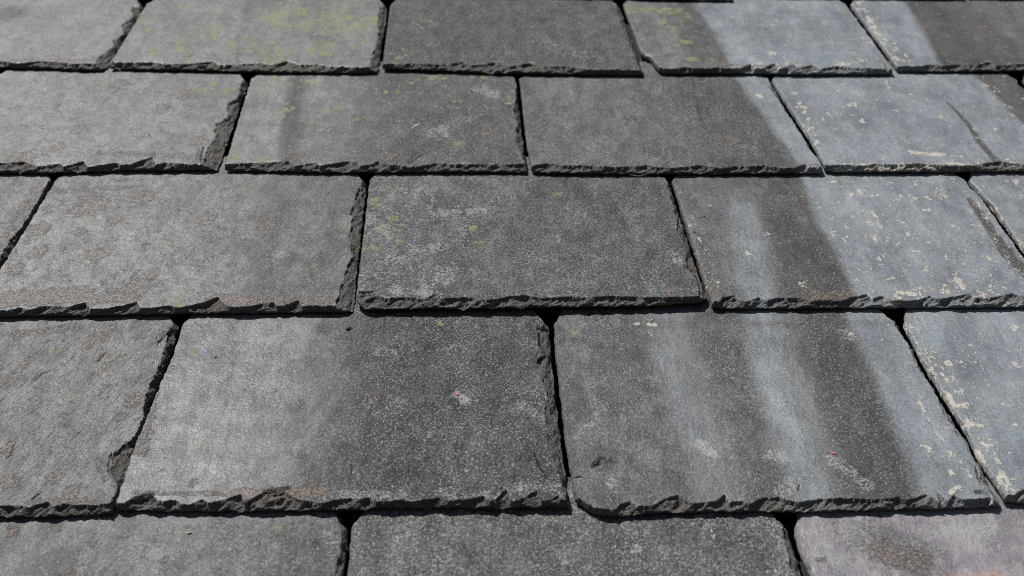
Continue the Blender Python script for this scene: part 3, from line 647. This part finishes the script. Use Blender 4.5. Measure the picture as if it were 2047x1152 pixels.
def build_slate(d):
    row = d['row']; step = ROWS[row]['step']; t = T_SLATE; sd = d['seed']
    nxt = ORDER[ORDER.index(row) + 1]
    v0 = V_TAIL[row]; ve = V_TAIL[nxt]; e = ve - v0
    vh = ve + 0.034
    slope = t / e
    tail = PP(d['tail'], -t)
    # side lines: straight through two read points, refined by the polyline
    L = PP(d['left'], -t * 0.5); R = PP(d['right'], -t * 0.5)
    L = L[np.argsort(L[:, 1])]; R = R[np.argsort(R[:, 1])]

    def ext(poly, v):
        x = np.interp(v, poly[:, 1], poly[:, 0])
        k0 = (poly[-1, 0] - poly[0, 0]) / (poly[-1, 1] - poly[0, 1])
        x = np.where(v < poly[0, 1], poly[0, 0] + (v - poly[0, 1]) * k0, x)
        return np.where(v > poly[-1, 1], poly[-1, 0] + (v - poly[-1, 1]) * k0, x)

    def tailv(u):
        return np.interp(u, tail[:, 0], tail[:, 1])

    # grid parameters
    wid = float(ext(R, np.array([v0]))[0] - ext(L, np.array([v0]))[0])

    def spaced(n_len, fine0, fine1, st, coarse):
        a = np.arange(0, fine0, st); b = np.arange(fine0, n_len - fine1, coarse); c_ = np.arange(n_len - fine1, n_len + st * .5, st)
        x = np.concatenate([a, b, c_]); return (x - x[0]) / (x[-1] - x[0])
    s = spaced(wid, 0.006, 0.022, step * .8, step * 1.25)
    hgt = vh - v0
    r1 = np.arange(0, 0.020, step * .8); r2 = np.arange(0.020, e + 0.004, step * 1.6); r3 = np.arange(e + 0.004, hgt + 0.004, 0.006)
    r = np.concatenate([r1, r2, r3]) / hgt; r = (r - r[0]) / (r[-1] - r[0])
    Sg, Rg = np.meshgrid(s, r, indexing='ij')
    # first guess for v, then edges
    V = v0 + Rg * hgt
    for _ in range(2):
        xl = ext(L, V); xr = ext(R, V)
        # ragged side edges
        xl = xl + 0.0006 * noise(V / 0.011, V * 0 + sd, 3) + 0.00035 * noise(V / 0.0028, V * 0 + sd, 4)
        xr = xr + 0.0010 * noise(V / 0.013, V * 0 + sd, 5) + 0.0005 * noise(V / 0.003, V * 0 + sd, 6)
        cl, ch_, cr, chr_ = d['cut']
        hv = ve - 0.0055      # the shoulders start just below the tail that covers them
        xl = xl + cl * sstep(hv - ch_, hv + 0.002, V) + 0.006 * sstep(hv, hv + .02, V)
        xr = xr - cr * sstep(hv - chr_, hv + 0.002, V) - 0.006 * sstep(hv, hv + .02, V)
        U = xl + (xr - xl) * Sg
        vt = tailv(U) + 0.0005 * noise(U / 0.004, U * 0, sd) + 0.0007 * noise(U / 0.012, U * 0 + 3, sd)
        V = vt + Rg * (vh - vt)
    dT = V - vt; dL = U - xl; dR = xr - U
    # ------------- dressed tail
    if d['tb']:
        tb = PP(d['tb'], 0.0); tb = tb[np.argsort(tb[:, 0])]
        # beyond the readings go on with a made-up line
        ext_l = [(tail[0, 0] - .01, tailv(tail[0, 0]) + 0.006)] if tb[0, 0] - tail[0, 0] < 0.03 else []
        rs = random.Random(sd)
        x = tb[0, 0] - 0.012
        while x > tail[0, 0] - 0.01 and not ext_l and tb[0, 0] - x < 0.6:
            tb = np.vstack([[(x, float(tailv(x)) + d['tbw'] * rs.uniform(.6, 1.35))], tb]); x -= rs.uniform(.006, .022)
        x = tb[-1, 0] + 0.012
        while x < tail[-1, 0] + 0.01 and x - tb[-1, 0] < 0.6 and tail[-1, 0] - tb[-1, 0] > 0.03:
            tb = np.vstack([tb, [(x, float(tailv(x)) + d['tbw'] * rs.uniform(.6, 1.35))]]); x += rs.uniform(.006, .022)
    else:
        rs = random.Random(sd); x = tail[0, 0] - 0.01; L_ = []
        while x < tail[-1, 0] + 0.02:
            L_.append((x, float(tailv(x)) + d['tbw'] * rs.uniform(.55, 1.4))); x += rs.uniform(.006, .022)
        tb = np.array(L_)
    ub = U - 0.35 * dT * 0
    vb = np.interp(ub, tb[:, 0], tb[:, 1]) + 0.0008 * fbm(U / 0.006, V / 0.004, sd + 9, 2, .5)
    b = np.maximum(vb - vt, 0.0012)
    q = 1 - dT / b                                   # >0 on the dressed band
    # cleavage coordinates: flakes run up to the right
    ca, sa_ = math.cos(math.radians(38)), math.sin(math.radians(38))
    a1 = U * ca + V * sa_; a2 = -U * sa_ + V * ca
    wob = 0.0025 * fbm(U / 0.012, V / 0.012, sd + 21, 3)
    flake = fbm(a1 / 0.024, (a2 + wob) / 0.0062, sd + 31, 3, .55)
    flake2 = fbm(a1 / 0.007, (a2 + wob) / 0.0019, sd + 41, 3, .6)
    depth = np.zeros_like(U)
    rise = np.clip(0.31 + 0.26 * noise(U / 0.017, U * 0, sd + 51) + 0.12 * noise(U / 0.006, U * 0, sd + 52), 0.06, 0.6)
    raw = t * (rise * sstep(0.0, np.maximum(0.07, 1.1 * step / b), q) + 0.26 * np.clip(q, 0, 1) ** 1.1)
    near = sstep(-0.25, 0.15, q)
    raw = raw + near * d['rough_edge'] * (0.0038 * flake * np.clip(q * 3 + .2, 0, 1) + 0.0015 * flake2)
    lay = 0.0012
    x = np.clip(raw, 0, None) / lay
    fr = x - np.floor(x)
    ter = lay * (np.floor(x) + 0.22 * fr + 0.78 * sstep(0.72, 1.0, fr))
    tz = np.clip(q * 8, 0, 1)
    depthT = (raw * .25 + ter * .75) * tz + 0
    depthT = np.clip(depthT, 0, t * 1.02)
    depth = np.maximum(depth, depthT)
    # ------------- broken right edge
    if d['rb']:
        rb = PP(d['rb'], 0.0); rb = rb[np.argsort(rb[:, 1])]
        wR = np.interp(V, rb[:, 1], ext(R, rb[:, 1]) - rb[:, 0])
        wR = np.where(V > rb[-1, 1], np.clip(wR, 0.0015, .005), wR)
    else:
        wR = d['rbw'] * (1 + 0.8 * noise(V / 0.021, V * 0 + 7, sd + 61))
    scal = np.abs(noise(V / 0.016, U / .05, sd + 62))
    wR = np.maximum(wR * (0.86 + .28 * scal) + 0.0006 * fbm(U / .005, V / .005, sd + 63, 2), 0.0008)
    qr = 1 - dR / wR
    fl = fbm((V + 0.6 * U) / 0.014, (U - .2 * V) / 0.005, sd + 71, 3)
    rawR = t * (0.26 * sstep(0, .07, qr) + 0.66 * np.clip(qr, 0, 1) ** 1.6) + np.clip(qr * 5, 0, 1) * (0.0028 * fl)
    x = np.clip(rawR, 0, None) / 0.0011; fr = x - np.floor(x)
    terR = 0.0011 * (np.floor(x) + .3 * fr + .7 * sstep(.75, 1, fr))
    depthR = np.clip((rawR * .35 + terR * .65) * np.clip(qr * 10, 0, 1), 0, t)
    depth = np.maximum(depth, depthR)
    # ------------- left edge: sharp with a few nicks
    wL = d['lb'] * (1 + 1.1 * noise(V / 0.008, V * 0 + 11, sd + 81)); wL = np.maximum(wL, 0.0003)
    ql = 1 - dL / wL
    depth = np.maximum(depth, t * 0.30 * np.clip(ql, 0, 1) ** 1.3)
    broken = np.clip(np.maximum(sstep(0.0, .1, q), sstep(0.0, .08, qr)) + .5 * sstep(0, .3, ql), 0, 1)
    # ------------- the riven face
    g = d['grain']
    lev = 5 * fbm(U / 0.055, V / 0.085, sd + 97, 4, .55)
    lf = lev - np.floor(lev)
    ledges = (np.floor(lev) + sstep(0.88, 1.0, lf))
    face = 0.00045 * fbm(U / 0.06, V / 0.08, sd + 91, 3) + 0.00016 * fbm(U / 0.007, V / 0.016, sd + 92, 3) + 0.00022 * fbm(U / 0.018, V / 0.03, sd + 93, 3) + 0.00011 * ledges
    if g:
        b1 = U * math.cos(math.radians(57)) + V * math.sin(math.radians(57)); b2 = -U * math.sin(math.radians(57)) + V * math.cos(math.radians(57))
        gr = fbm(b1 / 0.030, b2 / 0.0042, sd + 95, 4, .6)
        face = face + g * 0.00075 * gr
    Z = -slope * (V - v0) + face - depth
    for pts, dep, fall, width in d['scars']:
        # a ledge: the stone steps down on the right-hand side of the line, then runs out
        pl_ = PP(pts); dd, al, side = seg_dist(U, V, pl_)
        tap = np.clip(np.minimum(al, 1 - al) * 6, 0, 1)
        dd2 = dd + 0.0004 * noise(U / .003, V / .003, sd + 99)
        Z = Z - dep * tap * np.where(side > 0, sstep(0, width, dd2) * (1 - sstep(width, fall, dd2)), 0)
        broken = np.maximum(broken, .4 * tap * np.clip(.6 + .9 * noise(U / .004, V / .004, sd + 7), 0, 1) * np.where(side > 0, 1 - sstep(fall * .5, fall, dd2), 0))
    crk = np.zeros_like(U)
    for pts, wdt in d['cracks']:
        pl_ = PP(pts); dd, al, _ = seg_dist(U, V, pl_)
        ww = wdt * (.35 + .65 * np.sin(math.pi * np.clip(al, .02, .98))) * (1 + .5 * noise(U / .004, V / .004, sd + 3))
        m = 1 - sstep(ww * .5, ww * 1.1 + step * .6, dd + 0.0004 * noise(U / .002, V / .002, sd + 4))
        Z = Z - .0022 * m; crk = np.maximum(crk, m)
    roll = ((d['seed'] * 7919) % 101 / 50.0 - 1) * 0.0006
    um = .5 * (xl + xr)
    lift = (d['gap'] + abs(roll) * .8 + roll * (U - um) / (wid * .5)) * (1 - (V - v0) / e)
    Z = Z + lift
    # ------------- zones
    zone = np.zeros((12,) + U.shape)
    for k, val in d['base'].items():
        zone[CH[k]] += val
    zone[10] += g
    wU = U + 0.004 * fbm(U / 0.025, V / 0.10, sd + 101, 4)
    for ch, lp, rp, fl_, fr_, stg in d['bands']:
        m = np.ones_like(U)
        if lp:
            a = PP(lp); a = a[np.argsort(a[:, 1])]; m = m * sstep(-fl_, fl_, wU - ext(a, V))
        if rp:
            a = PP(rp); a = a[np.argsort(a[:, 1])]; m = m * sstep(-fr_, fr_, ext(a, V) - wU)
        if stg < 0:
            zone[CH[ch]] = zone[CH[ch]] * (1 + stg * m)
        else:
            zone[CH[ch]] = np.maximum(zone[CH[ch]], stg * m)
            if ch == 'blue':
                zone[3] *= 1 - .85 * m; zone[1] *= 1 - m
    for ch, pts, rad, stg in d['blobs']:
        if isinstance(pts[0], (int, float)): pts = [pts]
        pl_ = PP(pts)
        tapered = ch == 'dark' and len(pts) > 2 or (ch == 'blue' and stg < 0)
        s_px = H / (ct * (pts[0][1] + 1190))
        rr = rad * s_px
        if len(pl_) == 1:
            dd = np.hypot(U - pl_[0, 0], (V - pl_[0, 1]) * .8)
        else:
            dd, al_, _ = seg_dist(U, V, pl_)
            if tapered:
                dd = dd / (.35 + .75 * al_) * (1 + .35 * noise(U / .004, V / .012, sd + 8))
        if ch == 'blue' and stg > 0:
            _, al, _ = seg_dist(U, V, pl_) if len(pl_) > 1 else (0, np.full_like(U, .5), 0)
            m = (1 - sstep(0, rr * 1.5, dd * (1 + .25 * noise(U / .006, V / .03, sd + 5)))) ** .8 * (.45 + .55 * sstep(0, .25, al))
        else:
            m = 1 - sstep(rr * .45, rr * 1.25, dd * (1 + .3 * noise(U / .008, V / .008, sd + 5)))
        zone[CH[ch]] = np.maximum(zone[CH[ch]], stg * m) if stg > 0 else zone[CH[ch]] * (1 + stg * m)
    fr_n = fbm(U / 0.012, V / 0.006, sd + 121, 3)
    fringe = np.exp(-np.clip(dT - b, 0, 1) / 0.0045) * np.clip(.45 + 1.3 * fr_n, 0, 1) + .5 * np.exp(-np.minimum(dL, dR) / 0.004) * np.clip(.3 + 1.3 * fr_n, 0, 1)
    fringe = np.clip(fringe, 0, 1)
    zone[7] = np.maximum(zone[7], .9 * fringe)
    zone[4] = np.maximum(zone[4], (.35 + .9 * np.clip(d['base'].get('brown', 0), 0, .5)) * np.clip(fringe * 1.2, 0, 1) * np.clip(.5 + 1.2 * fbm(U / .03, V / .03, sd + 131, 2), 0, 1))
    zone[5] = np.maximum(zone[5], zone[0] * .75 * fringe)
    if row in 'BCD':
        zone[2] *= .8
    zone[8] = broken; zone[11] = crk

    # ------------- mesh
    nS, nR = U.shape
    n = nS * nR
    u0 = float(.5 * (ext(L, np.array([v0]))[0] + ext(R, np.array([v0]))[0]))
    base_z = -slope * (V - v0) - t + 0.0013 + lift
    top = np.stack([U - u0, V - v0, Z], -1).reshape(-1, 3)
    idx = np.arange(n).reshape(nS, nR)
    ring = np.concatenate([idx[:, 0], idx[-1, 1:], idx[-2::-1, -1], idx[0, -2:0:-1]])
    # two rings down the rough side, the lower one slightly tucked in
    rt = top[ring]
    jit = 0.0006 * noise(rt[:, 0] / 0.003, rt[:, 1] / 0.003, sd + 111)
    cen = np.array([rt[:, 0].mean(), rt[:, 1].mean()])
    bz = base_z.reshape(-1)[ring]
    m1 = rt.copy(); m1[:, 2] = np.minimum(rt[:, 2] - .0002, .5 * (rt[:, 2] + bz))
    dirv = rt[:, :2] - cen; dirv /= np.linalg.norm(dirv, axis=1)[:, None]
    m1[:, :2] += dirv * (jit[:, None] * .7 - .0001)
    lo = rt.copy(); lo[:, 2] = bz - .0001; lo[:, :2] -= dirv * 0.0010
    nr = len(ring)
    verts = np.concatenate([top, m1, lo])
    quads = np.stack([idx[:-1, :-1], idx[1:, :-1], idx[1:, 1:], idx[:-1, 1:]], -1).reshape(-1, 4)
    i0 = np.arange(nr); i1 = (i0 + 1) % nr
    w1 = np.stack([ring[i1], ring[i0], n + i0, n + i1], -1)
    w2 = np.stack([n + i1, n + i0, n + nr + i0, n + nr + i1], -1)
    faces4 = np.concatenate([quads, w1, w2])
    nf = len(faces4)
    me = bpy.data.meshes.new("roof_slate")
    me.vertices.add(len(verts)); me.vertices.foreach_set("co", verts.astype(np.float32).ravel())
    loops = np.concatenate([faces4.ravel(), (n + nr + np.arange(nr))[::-1]])
    me.loops.add(len(loops)); me.loops.foreach_set("vertex_index", loops.astype(np.int32))
    starts = np.concatenate([np.arange(nf) * 4, [nf * 4]])
    me.polygons.add(nf + 1)
    me.polygons.foreach_set("loop_start", starts.astype(np.int32))
    me.polygons.foreach_set("loop_total", np.concatenate([np.full(nf, 4), [nr]]).astype(np.int32))
    me.update(calc_edges=True)
    me.polygons.foreach_set("use_smooth", np.concatenate([np.ones(nf, bool), [False]]))
    for nm, chs in (("zone_a", (0, 1, 2, 3)), ("zone_b", (4, 5, 6, 7)), ("zone_c", (8, 9, 10, 11))):
        at = me.attributes.new(nm, 'FLOAT_COLOR', 'POINT')
        dat = np.stack([zone[k].reshape(-1) for k in chs], -1)
        rg = dat[ring].copy()
        if nm == "zone_c": rg[:, 0] = 1
        dat = np.concatenate([dat, rg, rg])
        at.data.foreach_set("color", np.clip(dat, 0, 1).astype(np.float32).ravel())
    me.materials.append(SLATE)
    o = bpy.data.objects.new("roof_slate", me)
    COL.objects.link(o)
    o.matrix_world = ROOF @ Matrix.Translation((u0, v0, 0))
    o["label"] = d['label']; o["category"] = "roof slate"; o["group"] = "slates lapped in courses on the roof"
    return o


for d in S:
    build_slate(d)

# dark roofing felt far down in the joints
felt = plain("roofing_felt", (0.018, 0.018, 0.019), 0.95, .3, 300)
f_o = grid_object("roofing_felt", -0.75, 1.1, V_TAIL['E'] - .02, V_TAIL['Y'] + .03, 60, 60,
                  lambda X, Y: -0.034 + 0 * X, felt)
f_o["label"] = "black roofing felt seen deep in the joints between the slates"
f_o["category"] = "roofing felt"


# small loose bits lying on the slates
def surface_z(u, v):
    """height of the slate that shows at (u, v)"""
    for a, b in zip(ORDER[:-1], ORDER[1:]):
        if V_TAIL[a] <= v < V_TAIL[b]:
            return -(T_SLATE / (V_TAIL[b] - V_TAIL[a])) * (v - V_TAIL[a])
    return 0.0


def bit(name, pts, rad, mat, label, cat, lift=.0008, flat=1.0, group=None):
    """a tapered thin thing through photograph points"""
    path = []
    for px, py in pts:
        u, v = P(px, py); z = surface_z(u, v); u, v = P(px, py, z)
        path.append(Vector((u, v, z + lift)))
    fine = []
    for i in range(len(path) - 1):
        for k in range(6):
            fine.append(path[i].lerp(path[i + 1], k / 6))
    fine.append(path[-1])
    nseg = 8; verts = []; faces = []
    c0 = fine[len(fine) // 2].copy()
    for i, p in enumerate(fine):
        tt = (fine[min(i + 1, len(fine) - 1)] - fine[max(i - 1, 0)]).normalized()
        sd_ = tt.cross(Vector((0, 0, 1))).normalized(); up = sd_.cross(tt)
        w = rad * (math.sin(math.pi * (0.06 + 0.88 * i / (len(fine) - 1)))) ** .6
        arch = .0007 * math.sin(math.pi * i / (len(fine) - 1)) * (1 if rad < .0004 else .2)
        for k in range(nseg):
            a = 2 * math.pi * k / nseg
            verts.append(tuple(p - c0 + sd_ * math.cos(a) * w + up * (math.sin(a) * w * flat + arch)))
    for i in range(len(fine) - 1):
        for k in range(nseg):
            a = i * nseg + k; b = i * nseg + (k + 1) % nseg
            faces.append((a, b, b + nseg, a + nseg))
    faces.append(tuple(range(nseg))[::-1]); faces.append(tuple(len(fine) * nseg - nseg + k for k in range(nseg)))
    me = bpy.data.meshes.new(name); me.from_pydata(verts, [], faces); me.materials.append(mat)
    for p_ in me.polygons: p_.use_smooth = True
    o = bpy.data.objects.new(name, me); COL.objects.link(o)
    o.matrix_world = ROOF @ Matrix.Translation(c0)
    o["label"] = label; o["category"] = cat
    if group: o["group"] = group
    return o


red = plain("red_scale", (0.62, 0.09, 0.08), .5, .15)
straw = plain("straw", (0.55, 0.48, 0.28), .6, .2)
fibre = plain("fibre", (0.30, 0.27, 0.23), .6, .2)
rusty = plain("rusty_needle", (0.30, 0.13, 0.05), .7, .25)
bit("red_fleck", [(908, 790), (914, 791), (919, 789)], .00065, red, "tiny red fleck beside a pale lichen patch on the large central slate", "fleck", flat=.6, group="red flecks on the slates")
bit("red_fleck", [(1660, 904), (1665, 908), (1671, 910)], .00062, red, "tiny red fleck on the large slate low on the right", "fleck", flat=.5, group="red flecks on the slates")
bit("red_fleck", [(1335, 588), (1338, 590), (1341, 588)], .00062, red, "red speck just above the tail of the lifted dark slate", "fleck", flat=.6, lift=.0030, group="red flecks on the slates")
bit("straw_bit", [(373, 1068), (378, 1067), (384, 1065)], .0006, straw, "short straw-coloured chip on the slate at the bottom left", "straw")
bit("plant_fibre", [(388, 641), (395, 648), (404, 655)], .00025, fibre, "thin brown fibre below the top corner of a joint on the left", "fibre")
bit("plant_fibre", [(1255, 352), (1275, 357), (1290, 354), (1298, 350)], .00016, plain("pale_hair", (.5, .5, .48), .5, .1), "fine pale hair curved near the top of the dark middle slate", "fibre", lift=.002)
bit("dry_stalk", [(64, 998), (70, 988), (77, 980)], .00016, fibre, "tiny dark stalk above the tail of the light slate at the left edge", "stalk")
bit("pine_needle", [(273, 893), (276, 882), (277, 868)], .0004, rusty, "rusty needle caught in the joint left of the large central slate", "needle", lift=-.001)
bit("lichen_flake", [(1293, 641), (1299, 644), (1306, 640)], .0003, plain("white_flake", (.7, .7, .68), .6, .1), "white curled flake under the tail of the lifted dark slate", "flake")
